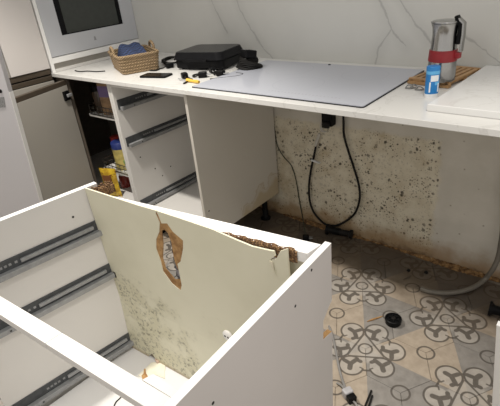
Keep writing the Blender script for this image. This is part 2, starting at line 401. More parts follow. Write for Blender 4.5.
# ================================================================== WORKTOP AND BASE UNITS
wt = MB().box(-1.865, 1.6, -.618, 0, .88, .90)
solo(wt, 'worktop', quartz, 'long white stone worktop running along the marble wall', 'worktop', bevel=.0015)
hb = thing('induction_hob', 'large white glass induction hob lying in the worktop', 'hob', (-.405, -.32, .90))
def rrect(x0, x1, y0, y1, r, z, n=5):
    P = []
    for cx, cy, a0 in ((x1-r, y1-r, 0), (x0+r, y1-r, 90), (x0+r, y0+r, 180), (x1-r, y0+r, 270)):
        for k in range(n+1):
            a = math.radians(a0+90*k/n); P.append((cx+r*math.cos(a), cy+r*math.sin(a), z))
    return P
MB().prism(rrect(-.797, -.016, -.578, -.060, .012, .9), (0, 0, .003)).build('gasket', black, hb)
MB().prism(rrect(-.794, -.019, -.575, -.063, .011, .903), (0, 0, .003)).build('glass', hobm, hb)
MB().lathe([(.006, 0), (.006, .002), (.004, .003)], ony(338, 67, -.075)*1 if False else (-.43, -.08, .906), 12).build('black_dot', black, hb)

def disc(c, n, r, name, mat, parent, h=.0006):
    n = Vector(n).normalized(); q = n.to_track_quat('Z', 'Y').to_matrix()
    return MB().lathe([(r, -h), (r, h)], c, 10, q).build(name, mat, parent)
RUN_L = .46
def make_runner(parent, P, d, n, L, slots=True):
    """drawer runner screwed to a panel: P back-bottom point on the panel, d along the panel to the front, n out of the panel"""
    P, d, n = Vector(P), Vector(d).normalized(), Vector(n).normalized(); up = Vector((0, 0, 1))
    def blk(a0, a1, n0, n1, z0, z1):
        q = []
        for z in (z0, z1):
            for a, nn in ((a0, n0), (a1, n0), (a1, n1), (a0, n1)): q.append(P+d*a+n*nn+up*z)
        return MB().hexa(q)
    r = blk(0, L, 0, .004, .0, .050).build('drawer_runner', dsteel, parent, bevel=.0008)
    blk(-.0, L*.98, .004, .022, -.004, .014).build('slide_rail', steel, r, bevel=.001)
    blk(.02, L*.58, .004, .012, .024, .036).build('inner_rail', steel, r, bevel=.001)
    blk(-.008, .0, .0, .023, -.006, .016).build('end_stop', black, r)
    if slots:
        for a in (.60, .64, .67, .70, .73): blk(L*a, L*a+.008, .004, .0046, .026, .034).build('slot', steel, r)
        blk(L*.8, L*.8+.006, .022, .0224, .001, .007).build('slot', hole, r)
    return r
# --- drawer unit, fronts removed
du = thing('drawer_unit', 'white base unit under the worktop with drawer fronts removed and runners showing', 'cabinet', (-1.09, -.30, 0))
XL, XR = -1.366, -.813
MB().box(XL, XL+.016, -.598, -.012, .147, .88).build('side_panel', white, du, bevel=.0008)
sp = MB().box(XR-.016, XR, -.598, -.012, .147, .88).build('side_panel', endp, du, bevel=.0008); sp['label'] = 'exposed end panel with water stain at its foot'
MB().box(XL+.016, XR-.016, -.59, -.012, .147, .163).build('bottom_panel', white, du)
MB().box(XL+.016, XR-.016, -.030, -.022, .163, .88).build('back_panel', white, du)
MB().box(XL+.016, XR-.016, -.596, -.50, .862, .879).build('top_rail', white, du)
for zz in (.742, .543, .174):
    make_runner(du, (XL+.016, -.14, zz), (0, -1, 0), (1, 0, 0), .445)
    make_runner(du, (XR-.016, -.14, zz), (0, -1, 0), (-1, 0, 0), .445, False)
for y, z in ((-.44, .36), (-.33, .33), (-.40, .17+.13), (-.52, .46)): disc((XL+.016, y, z), (1, 0, 0), .004, 'screw_hole', hole, du)
q = onx(209, 211, XR); disc((XR, q.y, q.z), (1, 0, 0), .004, 'screw_hole', hole, du)
def leg_prof(h): return [(.030, 0), (.030, .008), (.020, .014), (.016, .02), (.016, h-.02), (.026, h-.012), (.026, h)]
for x, y in ((XL+.06, -.52), (XR-.05, -.52), (XL+.06, -.08), (XR-.05, -.09)):
    MB().lathe(leg_prof(.147), (x, y, 0), 16).build('leg', black, du, smooth=True)
# --- corner cupboard with its door open
cc = thing('corner_cupboard', 'corner base cupboard with open door and food inside', 'cabinet', (-1.56, -.30, 0))
MB().box(-2.40, -1.371, -.594, -.012, .147, .163).build('bottom_panel', white, cc)
MB().box(-1.385, -1.3685, -.598, -.012, .163, .88).build('side_panel', white, cc, bevel=.0008)
MB().box(-2.42, -2.40, -.594, -.012, .147, .88).build('side_panel', darkwood, cc)
MB().box(-2.40, -1.385, -.020, -.012, .163, .88).build('back_panel', taupe, cc)
MB().box(-2.40, -1.762, -.598, -.582, .163, .88).build('blind_panel', darkwood, cc)
for x, y in ((-1.70, -.52), (-1.43, -.52), (-2.3, -.1), (-1.43, -.08)): MB().lathe(leg_prof(.147), (x, y, 0), 12).build('leg', black, cc, smooth=True)
# door: hinge line to free edge
hA = Vector((-1.752, -.606, 0)); fB = Vector((-1.640, -.965, 0)); dd = (fB-hA).normalized(); nn = Vector((-dd.y, dd.x, 0))   # nn faces the room (+x)
if nn.x < 0: nn = -nn
def slab(a, b, n, th, z0, z1):
    a, b, n = Vector(a), Vector(b), Vector(n)
    q = [a, b, b-n*th, a-n*th]
    if (b-a).cross(-n).z < 0: q = q[::-1]
    return MB().hexa([Vector((p.x, p.y, z0)) for p in q]+[Vector((p.x, p.y, z1)) for p in q])
door = slab(hA, fB, nn, .018, .155, .842).build('door', taupe, cc, bevel=.001)
slab(hA, fB, nn, .024, .842, .868).build('handle_profile', bronze, door, bevel=.002)
for zz in (.79, .24):
    c = hA+dd*.028+Vector((0, 0, zz))
    hg = MB().bar(c+nn*.004-dd*.02, c+nn*.004+dd*.02, .012, .05).build('hinge', black, door, bevel=.002)
    MB().bar(c+nn*.012-dd*.03, c+nn*.012+dd*.004, .014, .016).build('hinge_arm', steel, hg, bevel=.002)
# --- tall units on the left
tu = thing('tall_oven_housing', 'white tall housing standing on the worktop corner around the microwave', 'cabinet', (-2.15, -.31, .90))
MB().box(-2.42, -1.868, -.610, -.001, .9005, .9795).build('carcass', white, tu)
MB().box(-2.42, -1.868, -.610, -.001, 1.4405, 2.3).build('upper_carcass', white, tu)
MB().box(-1.868, -1.850, -.612, -.001, .9005, .915).build('plinth_strip', white, tu, bevel=.001)
MB().box(-1.868, -1.848, -.612, -.001, .946, .976).build('lower_rail', white_edge, tu, bevel=.002)
MB().box(-1.868, -1.862, -.60, -.001, .915, .946).build('shadow_gap_panel', taupe, tu)
MB().box(-1.868, -1.846, -.614, -.5965, .9005, 2.3).build('stile', white_edge, tu, bevel=.001)
ov = thing('built_in_microwave', 'built-in white microwave with dark window above the worktop corner', 'microwave', (-1.868, -.30, .98))
X0 = -1.868
MB().box(-2.38, X0, -.59, -.006, .98, 1.439).build('body', steel, ov)
fr = MB()
fr.box(X0, X0+.022, -.596, -.503, .980, 1.44); fr.box(X0, X0+.022, -.092, -.003, .980, 1.44)
fr.box(X0, X0+.022, -.503, -.092, .980, 1.078); fr.box(X0, X0+.022, -.503, -.092, 1.345, 1.44)
frm = fr.build('front_frame', pm('pale_grey_enamel', (.50, .51, .535), .22, var=.01, scale=3), ov)
MB().box(X0, X0+.012, -.503, -.092, 1.078, 1.345).build('window_glass', pm('smoked_glass', (.045, .05, .045), .1, var=.05), ov)
for y0, y1 in ((-.503, -.466), (-.115, -.092)): MB().box(X0+.012, X0+.016, y0, y1, 1.078, 1.345).build('window_bar', blackg, ov)
MB().box(X0+.012, X0+.0155, -.466, -.115, 1.078, 1.083).build('window_bar', blackg, ov)
pl = onx(95, 38, X0+.022)
lg = MB().prism([(X0+.022, pl.y+a*.001, pl.z+b*.001) for a, b in ((-9, -11), (9, -11), (9, -8), (6, -6), (6, 3), (3, 10), (-3, 10), (-6, 3), (-6, -6), (-9, -8))], (.0006, 0, 0)).build('emblem', pm('grey_print', (.30, .30, .31), .4), ov)
cp = thing('tall_cupboard', 'white tall cupboard at the left edge beside the microwave', 'cabinet', (-2.15, -1.0, 0))
MB().box(-2.42, -1.872, -1.5, -.6205, 0.1, 2.3).build('carcass', white, cp)
MB().box(-1.872, -1.850, -.838, -.6205, .928, 2.3).build('door', white_gloss, cp, bevel=.001)
MB().box(-1.872, -1.850, -1.25, -.842, .928, 2.3).build('door', taupe, cp, bevel=.001)
for a, b in ((.897, .925), (.866, .890)): MB().box(-1.872, -1.856, -1.25, -.6205, a, b).build('handle_channel', bronze, cp, bevel=.002)
MB().box(-1.8715, -1.8705, -1.25, -.6205, .86, .93).build('channel_back', hole, cp)
MB().box(-1.872, -1.850, -1.25, -.6205, .12, .862).build('drawer_front', taupe, cp, bevel=.001)
MB().box(-2.38, -1.91, -1.45, -.64, 0, .1).build('plinth', white, cp)
# white upright panel leaning at the left edge of the photo
d2 = Vector((-.92, -.386, 0)).normalized(); n2 = Vector((.386, -.92, 0)).normalized()
a_t = ony(-2, 54, -1.1); a_b0 = ony(40, 203, -1.1); k_ = a_b0.z/(a_t.z-a_b0.z); a_b = a_b0+(a_b0-a_t)*k_; a_t = a_t+(a_t-a_b0)*.4
def edge_pt(t, s, n): return a_b.lerp(a_t, t)+d2*s-n2*n
def slabq(t0, t1, s0, s1, n0, n1): return [edge_pt(t, s, n) for t in (t0, t1) for s, n in ((s0, n0), (s1, n0), (s1, n1), (s0, n1))]
lp = thing('removed_door', 'pale lilac-white removed cupboard door standing upright at the far left edge', 'door panel', (-1.6, -1.2, 0))
MB().hexa(slabq(0, 1, 0, .30, 0, .022)).build('panel', pm('lilac_white', (.52, .505, .515), .35, var=.01, scale=3), lp, bevel=.001)
MB().hexa(slabq(.0, .70, -.002, 0, .0005, .0215)).build('edge_strip', white_edge, lp)
def on_lp(px_, py_): r0 = ray(px_, py_); nn0 = (a_t-a_b).cross(d2).normalized(); return CAM+r0*((a_b-CAM).dot(nn0)/r0.dot(nn0)), nn0
c1, nn0 = on_lp(.5, 91); nn0 = nn0 if nn0.dot(CAM-c1) > 0 else -nn0
disc(c1, nn0, .008, 'black_button', black, lp, .003)
c1 = [on_lp(*q)[0] for q in ((-3, 97.5), (4, 97), (5.5, 107), (-3, 108))]
MB().prism(c1, nn0*.0015).build('grey_badge', pm('grey_mesh', (.28, .28, .28), .6, var=.3, scale=300), lp)
# ================================================================== ISLAND CARCASS
ZT, ZB = .743, .037
isl = thing('island_carcass', 'broken white drawer carcass with open top and mouldy cream back in the foreground', 'cabinet', (-.27, -1.4, 0))
# side panels
lA = Vector((-.668, -1.172, 0)); lB = Vector((-.732, -1.67, 0)); ld = (lB-lA).normalized(); ln_ = Vector((-ld.y, ld.x, 0))
if ln_.x < 0: ln_ = -ln_
lpn = slab(lA, lB, ln_, .020, 0, ZT).build('side_panel', white, isl, bevel=.0008)
slab(lA, lB, ln_, .020, ZT, ZT+.0012).build('edge_strip', white_edge, lpn)
rA = Vector((.163, -1.086, 0)); rB = Vector((.190, -1.66, 0)); rd = (rB-rA).normalized(); rn = Vector((-rd.y, rd.x, 0))
if rn.x < 0: rn = -rn
def rp(a, z, n=0.): return rA+rd*a+rn*n+Vector((0, 0, z))
L = (rB-rA).length
outl = [(0, 0), (L, 0), (L, ZT), (0, ZT), (0, .572), (.012, .566), (.046, .540), (.048, .478), (.036, .476), (0, .466)]
g = G('lilac_grey_panel'); gp = g.pos()
rpm = g.done(g.mix(g.step(g.noise(3, gp), .3, .7), (.56, .525, .505), (.53, .50, .48)), .42)
rpn = MB().prism([rp(a, z) for a, z in outl], -rn*.016).build('side_panel', rpm, isl)
rpn['label'] = 'outer side panel with notch in its back edge'
MB().prism([rp(a, ZT, .0) for a in (0, L)]+[rp(a, ZT, -.016) for a in (L, 0)], (0, 0, .0012)).build('edge_strip', white_edge, rpn)
for (a0, z0), (a1, z1) in (((.012, .566), (.046, .540)), ((.046, .540), (.048, .478)), ((.048, .478), (.036, .476)), ((.036, .476), (0, .466))):
    MB().prism([rp(a0, z0, -.001), rp(a1, z1, -.001), rp(a1, z1, -.015), rp(a0, z0, -.015)], Vector((0, 0, 0))+(-rd*.001 if abs(a0-a1) < .01 else Vector((0, 0, .001)))).build('raw_notch_edge', fibre, rpn)
for px_, py_ in ((311.5, 270), (295.3, 306), (213, 403)):
    r0 = ray(px_, py_); t = (rA-CAM).dot(rn)/r0.dot(rn); disc(CAM+r0*t, rn, .0035, 'screw_hole', hole, rpn)
# back panel (cream hardboard), bow added so its lower part catches the downlight; u = x along, z up
def cy(x, z):
    base = -1.217+.07*(x+.66)
    bul = .016*(z/.29) if z < .29 else .016*(1-(z-.29)/.45)*1.0
    return base+max(0, bul)*(-1)*-1*0.8
def cpt(px_, py_):
    z = .5
    for _ in range(8):
        d = ray(px_, py_); Y = -1.2
        for _ in range(8):
            P = ony(px_, py_, Y); Y = cy(P.x, P.z)
    return (P.x, P.z)
topc = [cpt(*q) for q in ((89, 189.5), (112, 197), (138, 205.5), (160, 212), (180, 218.5), (196, 224), (213, 229.8), (220, 233), (236, 240), (252, 246.6), (268, 250.3), (273.6, 251.4), (275, 256), (269.6, 260), (276, 259.4), (280, 251.4), (287, 249))]
XRc = topc[-1][0]
outer = topc+[(XRc, .6), (XRc+.003, .45), (XRc, .29), (XRc, ZB+.001), (-.2, ZB+.001), (-.42, ZB+.001), (-.52, ZB+.001), (-.535, ZB+.012), (-.55, ZB+.03), (-.565, ZB+.012), (-.575, ZB+.001), (-.672, ZB+.001), (-.672, .29)]
topc[0] = (-.667, topc[0][1]); outer[0] = topc[0]
brown_o = [cpt(*q) for q in ((156, 210.6), (158.5, 216), (161.5, 223.4), (167, 223.4), (173, 232), (183, 240.6), (183, 249), (180.5, 261.6), (177.4, 264), (179.5, 274), (181.7, 285), (180.5, 290.6), (172, 283.7), (163, 271.4), (160.8, 261.6), (156, 249), (156, 239.4), (159, 232), (159.6, 223), (155.6, 214))]
silver = [cpt(*q) for q in ((161, 231), (164, 230), (167, 233), (170.6, 242), (173, 256.6), (175.2, 265), (179.6, 274), (179.8, 280), (174, 279.6), (165, 269), (162, 259), (162.4, 244))]
def sheet(outline, holes, yoff, th, name, mat, parent, grid=None, crease=None):
    bm = bmesh.new(); edges = []
    for loop in [outline]+holes:
        vs_ = [bm.verts.new((x, 0, z)) for x, z in loop]
        edges += [bm.edges.new((vs_[i], vs_[(i+1) % len(vs_)])) for i in range(len(vs_))]
    bmesh.ops.triangle_fill(bm, use_beauty=True, edges=edges)
    for zc in (crease or []):
        bmesh.ops.bisect_plane(bm, geom=bm.verts[:]+bm.edges[:]+bm.faces[:], plane_co=(0, 0, zc), plane_no=(0, 0, 1))
    for v in bm.verts: v.co.y = cy(v.co.x, v.co.z)+yoff
    for f in bm.faces:
        if f.normal.y > 0: f.normal_flip()
    bm.normal_update()
    r = bmesh.ops.extrude_face_region(bm, geom=bm.faces[:])
    for v in r['geom']:
        if isinstance(v, bmesh.types.BMVert): v.co.y += th
    bmesh.ops.recalc_face_normals(bm, faces=bm.faces)
    b = MB(); bm.verts.index_update()
    b.add([v.co.copy() for v in bm.verts], [[v.index for v in f.verts] for f in bm.faces]); bm.free()
    return b.build(name, mat, parent)
bk = sheet(outer, [brown_o], 0, .005, 'back_panel', cream, isl, crease=[.29]); bk['label'] = 'cream hardboard back with mould and a torn hole'
sheet(brown_o, [silver], .002, .003, 'torn_fibre', fibre, bk)
# foil duct seen through the torn hole
p0, p1 = cpt(165, 225), cpt(178, 292)
path = []; rr = []
for i in range(121):
    t = i/120; x = p0[0]+.01+(p1[0]-p0[0])*t; z = .684-.235*t
    path.append((x, cy(x, z)+.052, z)); rr.append(.040+.0022*math.sin(t*2*math.pi*20))
solo(MB().tube(path, rr, 20), 'foil_duct', foil, 'silver foil duct showing through the torn hole in the cream panel', 'duct', smooth=True) if False else MB().tube(path, rr, 20).build('foil_duct', foil, isl, smooth=True)
for k in range(7):                                # scribbly wire wound round the duct
    t0_ = .08+.13*k; P = []
    for j in range(25):
        a = math.pi*(1.05+.9*j/24); t = t0_+.10*math.sin(j/24*math.pi*2)*.5+.06*j/24
        i = min(120, max(0, int(t*120))); c = Vector(path[i]); P.append(c+Vector((math.cos(a)*.0425, math.sin(a)*.0425, 0)))
    MB().tube(P, .0016, 5).build('duct_wire', pm('grey_wire', (.1, .095, .1), .5), isl)
# second back board behind, right end
MB().hexa([(.06, cy(.06, .5)+.022, .05), (.1455, cy(.1455, .5)+.022, .05), (.1455, cy(.1455, .5)+.03, .05), (.06, cy(.06, .5)+.03, .05),
           (.06, cy(.06, .5)+.022, .708), (.1455, cy(.1455, .5)+.022, .708), (.1455, cy(.1455, .5)+.03, .708), (.06, cy(.06, .5)+.03, .708)]).build('rear_board', cream, isl)
# back rail, dropped at its left end
def ry(x): return -1.149+.075*(x-.137)
def rz(x): return ZT-.052*(.14-x)
q = []
for dz in (-.028, 0):
    for x, o_ in ((-.655, 0), (.137, 0), (.145, .047), (-.655, .047)): q.append((x, ry(x)+o_, rz(x)+dz))
rail = MB().hexa(q).build('back_rail', white_edge, isl, bevel=.001)
# torn chipboard showing between rail and cream board
bm = MB(); vv = []; n = 40
for i in range(n+1):
    x = -.15+.262*i/n; j = random.uniform(-.003, .003); e_ = 1 if i < n-4 else .55
    zt = rz(x)+.0015*e_+random.uniform(-.002, .0015); zb = rz(x)-.034
    yf = ry(x)-.0025+random.uniform(-.001, .001); yb = ry(x)+(.004+.003*math.sin(i*.9)+random.uniform(-.002, .002))*min(1, i/12)
    vv += [(x, yf, zb), (x, yf, zt-.004), (x, yf+.003, zt), (x, yb, rz(x)+.0012)]
bm.add(vv, [(i*4+k, (i+1)*4+k, (i+1)*4+k+1, i*4+k+1) for i in range(n) for k in range(3)])
bm.build('torn_chipboard', chip, rail)
# crumbled corner at the left end
cm = MB()
for k in range(60):
    s = random.uniform(.0015, .0035); x = -.668+random.random()*.035; yy = -1.205+random.random()*.075; zz = ZT-.010+random.uniform(-.004, .004)
    vs8 = [Vector((x+dx*s*random.uniform(.6, 1.3), yy+dy*s*random.uniform(.6, 1.3), zz+dz*s*random.uniform(.5, 1.))) for dz in (-1, 1) for dx, dy in ((-1, -1), (1, -1), (1, 1), (-1, 1))]
    cm.hexa(vs8)
cm.box(-.667, -.635, -1.203, -1.130, ZT-.04, ZT-.012)
cc_ = cm.build('crumbled_corner', chip, rail); cc_['kind'] = 'stuff'
# peeling flap
f0 = [cpt(*q) for q in ((269.6, 260), (273, 262), (276.5, 276))]
MB().prism([(x, cy(x, z)-.001-.004*(i == 2), z) for i, (x, z) in enumerate(f0)], (.001, -.0012, 0)).build('peeled_flap', pm('peeled_laminate', (.60, .55, .42), .5), bk)
# bottom panel and loose bits
MB().hexa([(-.700, -1.64, .018), (.170, -1.62, .018), (.146, -1.158, .018), (-.674, -1.208, .018), (-.700, -1.64, ZB), (.170, -1.62, ZB), (.146, -1.158, ZB), (-.674, -1.208, ZB)]).build('bottom_panel', pm('white_floor_panel', (.72, .71, .70), .4, var=.01, scale=4), isl)
# front rail in two lengths, with a wider end
def fry(x): return -1.6035+.08*(x-.074)
fr1 = MB().hexa([(x, fry(x)+o_, ZT+dz) for dz in (-.018, 0) for x, o_ in ((-.724, -.034), (-.1225, -.034), (-.1215, 0), (-.724, 0))]).build('front_rail', white, isl, bevel=.0008)
fr2 = MB().hexa([(x, fry(x)+o_, ZT+dz) for dz in (-.018, 0) for x, o_ in ((-.1210, -.034), (.1705, -.034), (.1705, 0), (-.1200, 0))]).build('front_rail', white, isl, bevel=.0008)
MB().hexa([(x, yy, ZT+dz) for dz in (-.016, 0) for x, yy in ((.102, -1.6005), (.1700, -1.5955), (.1690, -1.578), (.108, -1.581))]).build('corner_block', white, fr2, bevel=.0008)
# runners
for zz in (.572, .392, .062):
    make_runner(isl, lA+ld*.035+Vector((0, 0, zz)), ld, ln_, .45)
    make_runner(isl, rp(.08, zz, -.016), rd, -rn, .45, False)
r0 = ray(73, 217); t = (lA-CAM).dot(ln_)/r0.dot(ln_); disc(CAM+r0*t, ln_, .004, 'screw_hole', hole, lpn)
# round cable plate on the cream board
x, z = cpt(228.5, 335)
pl_ = MB().lathe([(.019, 0), (.019, .006), (.015, .009)], (x, cy(x, z), z), 20, Matrix.Rotation(math.pi/2, 3, 'X')).build('cable_plate', pm('white_plastic', (.82, .8, .77), .35), isl, smooth=True)
for dx in (-.006, .006): MB().lathe([(.0035, 0), (.0035, .0096)], (x+dx, cy(x, z), z), 10, Matrix.Rotation(math.pi/2, 3, 'X')).build('pin_hole', hole, pl_)
# loose bits lying in the carcass
sheet_pts = [onz(*q, ZB+.001) for q in ((138, 376), (151, 363), (160, 361.5), (166, 364), (164.6, 372), (165, 379), (156, 375), (147, 379))]
solo(MB().prism(sheet_pts, (0, 0, .0015)), 'laminate_scrap', pm('cream_paper', (.80, .76, .62), .6), 'torn cream laminate scrap lying on the floor of the broken carcass', 'scrap')
bl = [onz(*q, ZB+.0025) for q in ((144, 369), (145.6, 369), (146, 373), (148.2, 377), (146, 380), (142.6, 380), (141.6, 376), (143.6, 373.6))]
solo(MB().prism(bl, (0, 0, .0015)), 'fibre_flake', fibre, 'small brown fibreboard flake on the cream laminate scrap', 'flake')
c = onz(159, 360, ZB+.0025); cr = MB()
for k in range(5):
    s = random.uniform(.004, .008); cr.lathe([(s*.6, 0), (s, s*.5), (s*.7, s*1.2)], (c.x+random.uniform(-.014, .014), c.y+random.uniform(-.012, .004), ZB+.0025), 7)
solo(cr, 'crumbs', pm('pinkish_crumb', (.62, .46, .36), .8, bump=.3), 'pinkish crumbs at the gnawed foot of the cream panel', 'crumbs')
wp = [onz(*q, ZB+.0022) for q in ((114, 406), (116, 402), (119, 399), (121.5, 396.5))]
solo(MB().tube(spline(wp, 5), .0022, 6), 'wire_offcut', black, 'short black wire offcut on the floor of the broken carcass', 'wire', smooth=True)
# ================================================================== THINGS ON THE WORKTOP
ZC = .90
# basket
F, Rr, Lf = onz(124, 75.5, ZC), onz(159.5, 69, ZC), onz(109.5, 71.5, ZC)
ux = (Rr-F); blen = ux.length; ux.normalize(); uy = Vector((-ux.y, ux.x, 0)); bw = .265
bs = thing('wicker_basket', 'rectangular woven seagrass basket with loop handles holding a blue cloth', 'basket', F+ux*blen/2+uy*bw/2)
def bp(a, b, z): return F+ux*a+uy*b+Vector((0, 0, z))
def rr_loop(a0, a1, b0, b1, r, z, n=4):
    return [bp(x, y, z) for x, y, _ in rrect(a0, a1, b0, b1, r, 0, n)]
BH = .085
wv = MB(); nr = 12; vv = []; per = len(rr_loop(0, blen, 0, bw, .02, 0))
for i in range(nr+1):
    t = i/nr; e_ = .012*t+.0035*(i % 2); vv += rr_loop(-e_, blen+e_, -e_, bw+e_, .025, BH*t)
for i in range(nr+1):
    t = 1-i/nr; e_ = .012*t-.008+.0035*(i % 2); vv += rr_loop(-e_, blen+e_, -e_, bw+e_, .02, .004+(BH-.004)*t)
k = 2*(nr+1)
ff = [(i*per+j, i*per+(j+1) % per, (i+1)*per+(j+1) % per, (i+1)*per+j) for i in range(k-1) for j in range(per)]
ff += [list(range(per))[::-1], list(range((k-1)*per, k*per))]
wv.add(vv, ff).build('woven_body', wicker, bs, smooth=True)
MB().tube(rr_loop(-.011, blen+.011, -.011, bw+.011, .03, BH, 6), .007, 8, closed=True).build('rim', wicker, bs, smooth=True)
for a in (-.012, blen+.012):
    P = spline([bp(a, bw*.5-.045, BH-.01), bp(a, bw*.5-.038, BH+.022), bp(a, bw*.5, BH+.036), bp(a, bw*.5+.038, BH+.022), bp(a, bw*.5+.045, BH-.01)], 5)
    MB().tube(P, .007, 8).build('handle', wicker, bs, smooth=True)
cl = MB(); n = 16; vv = []
for i in range(n+1):
    for j in range(n+1):
        u_, v_ = i/n, j/n; a = .018+(blen-.036)*u_; b = .018+(bw-.036)*v_
        h = .058+.056*min(1, .25+v_)*min(1, (1-v_)*6)*min(1, (1-u_)*9)*min(1, u_*7)+.004*math.sin(u_*14+v_*5)+.003*math.sin(v_*17)
        vv.append(bp(a, b, h if 0 < i < n and 0 < j < n else .05))
m_ = (n+1)**2; vv += [v_-Vector((0, 0, 1))*(v_.z-ZC-.006) for v_ in vv]
ff = [(i*(n+1)+j, (i+1)*(n+1)+j, (i+1)*(n+1)+j+1, i*(n+1)+j+1) for i in range(n) for j in range(n)]
ff += [[x+m_ for x in f[::-1]] for f in ff]
bd = [i*(n+1) for i in range(n)]+[n*(n+1)+j for j in range(n)]+[i*(n+1)+n for i in range(n, 0, -1)]+[j for j in range(n, 0, -1)]
ff += [(bd[i], bd[(i+1) % len(bd)], bd[(i+1) % len(bd)]+m_, bd[i]+m_) for i in range(len(bd))]
solo(cl.add(vv, ff), 'checked_cloth', checkm, 'blue and navy checked cloth bundled inside the wicker basket', 'cloth', smooth=True)
# phone
a, b = onz(139, 78, ZC), onz(168, 78.5, ZC); ud = (b-a).normalized(); un = Vector((-ud.y, ud.x, 0)); 
ph = thing('smartphone', 'black smartphone lying flat in front of the wicker basket', 'phone', (a+b)/2)
def loop(a, ud, un, l, w_, r, z): return [Vector((a.x, a.y, z))+ud*x+un*y for x, y, _ in rrect(0, l, 0, w_, r, 0, 4)]
MB().prism(loop(a, ud, un, .15, .072, .01, ZC+.0003), (0, 0, .008)).build('case', black, ph, bevel=.001)
MB().prism(loop(a+ud*.003+un*.003, ud, un, .144, .066, .008, ZC+.0083), (0, 0, .0006)).build('screen', blackg, ph)
# black case (flat appliance)
a, b = onz(176, 70, ZC), onz(238, 71.2, ZC); ud = (b-a).normalized(); un = Vector((-ud.y, ud.x, 0)); W_ = .275; D_ = .23
a = a+ud*.0
ca = thing('flat_appliance', 'flat black plastic appliance with overhanging lid against the marble wall', 'appliance', a+ud*W_/2+un*D_/2)
def lp2(x0, x1, y0, y1, r, z): return [Vector((a.x, a.y, z))+ud*x+un*y for x, y, _ in rrect(x0, x1, y0, y1, r, 0, 5)]
for x, y in ((.03, .03), (W_-.03, .03), (.03, D_-.03), (W_-.03, D_-.03)):
    MB().lathe([(.012, 0), (.012, .008)], Vector((a.x, a.y, ZC))+ud*x+un*y, 12).build('foot', rubber, ca)
MB().prism(lp2(0, W_, 0, D_, .02, ZC+.008), (0, 0, .038)).build('base', black, ca, bevel=.004, seg=3)
lid = MB(); q0 = lp2(-.012, W_+.004, -.012, D_, .03, ZC+.048); q1 = lp2(.0, W_-.01, .004, D_-.012, .03, ZC+.083); nq = len(q0)
lid.add(q0+q1, [list(range(nq))[::-1], list(range(nq, 2*nq))]+[(i, (i+1) % nq, nq+(i+1) % nq, nq+i) for i in range(nq)])
lo = lid.build('lid', blackg, ca, bevel=.004, seg=3)
MB().bar(Vector((a.x, a.y, ZC+.05))+ud*.07-un*.022, Vector((a.x, a.y, ZC+.05))+ud*(W_-.07)-un*.022, .014, .012).build('handle', black, lo, bevel=.003)
MB().bar(Vector((a.x, a.y, ZC+.047))+ud*.05+un*(D_-.004), Vector((a.x, a.y, ZC+.047))+ud*(W_-.05)+un*(D_-.004), .02, .02).build('hinge', black, ca, bevel=.003)
# bundled cable with white label at its right
c = onz(240.5, 71.5, ZC)+Vector((0.012, .045, 0))
cb = thing('power_adapter', 'black power adapter with coiled cord and a white label, at the hob corner', 'adapter', (c.x, c.y, ZC+.006))
bx = MB().bar((c.x-.03, c.y+.02, ZC+.068), (c.x+.035, c.y-.012, ZC+.072), .055, .035, (0, .25, 1)).build('brick', black, cb, bevel=.006, seg=3)
MB().bar((c.x-.012, c.y+.003, ZC+.0885), (c.x+.010, c.y-.007, ZC+.0892), .024, .0012, (0, .25, 1)).build('label_sticker', pm('white_sticker', (.75, .75, .75), .5), bx)
for k in range(8):
    P = []; rad = .058-.0035*k
    for j in range(26):
        t = j/26*2*math.pi; P.append((c.x+rad*math.cos(t)+.008*math.sin(3*t+k), c.y+.005+rad*.8*math.sin(t), ZC+.0095+.0058*k+.004*math.sin(2*t+k)))
    MB().tube(P, .0042, 6, closed=True).build('cord_coil', rubber, cb, smooth=True)
# small clutter in front of the black appliance
def plug(px_, py_, ang, label, tail, name='mains_plug'):
    c = onz(px_, py_, ZC); t = thing(name, label, 'plug', (c.x, c.y, ZC), ang)
    MB().box(-.019, .019, -.014, .014, .0005, .026).build('body', black, t, bevel=.005, local=True, seg=3)
    for y in (-.007, .007): MB().lathe([(.0023, 0), (.0023, .019)], (.019, y, .013), 8, Matrix.Rotation(math.pi/2, 3, 'Y')).build('pin', steel, t, local=True)
    P = spline([(-.018, 0, .012), (-.035, .003, .006), *[(x, y, .0042) for x, y in tail]], 6)
    MB().tube(P, .0035, 6).build('cord', rubber, t, local=True, smooth=True)
plug(185, 78.5, 2.6, 'black plug beside the yellow screwdriver, nearest the phone', [(-.06, -.02), (-.09, .01), (-.11, .03)])
plug(203, 77.5, .6, 'black plug just right of the yellow screwdriver', [(-.05, .02), (-.05, .05), (-.02, .07)])
plug(213, 73, -.5, 'black plug in front of the black appliance, middle of the clutter', [(-.05, .0), (-.07, .03)])
plug(221, 76, .2, 'rightmost black plug lying on the corner of the white hob', [(-.045, .015), (-.06, .03)])
plug(170, 68, 1.2, 'black plug behind the smartphone beside the wicker basket', [(-.05, .01), (-.08, -.01), (-.10, .02)])
P = spline([onz(*q, ZC+.0045) for q in ((210, 79), (220, 78), (229, 77), (238, 76), (243, 74), (236, 73))], 5)
solo(MB().tube(P, .0028, 6), 'cable', rubber, 'thin black cable trailing across the hob corner', 'cable', smooth=True)
P = spline([onz(*q, ZC+.0065) for q in ((162, 62), (168, 59), (176, 57), (181, 60), (176, 63.5), (167, 64.5), (163, 61.5))], 5)+spline([onz(*q, ZC+.0155) for q in ((162, 60), (170, 57), (178, 58), (177, 62), (168, 63), (163, 60))], 5)
solo(MB().tube(P, .005, 6), 'coiled_cord', rubber, 'thick black cord coiled between the basket and the black appliance', 'cord', smooth=True)
P = spline([onz(*q, ZC+.0035) for q in ((75, 70.5), (80, 71.5), (88, 71), (96, 71.5), (105, 71))], 5)
solo(MB().tube(P, .0028, 6), 'cable', rubber, 'thin black cable lying left of the wicker basket', 'cable', smooth=True)
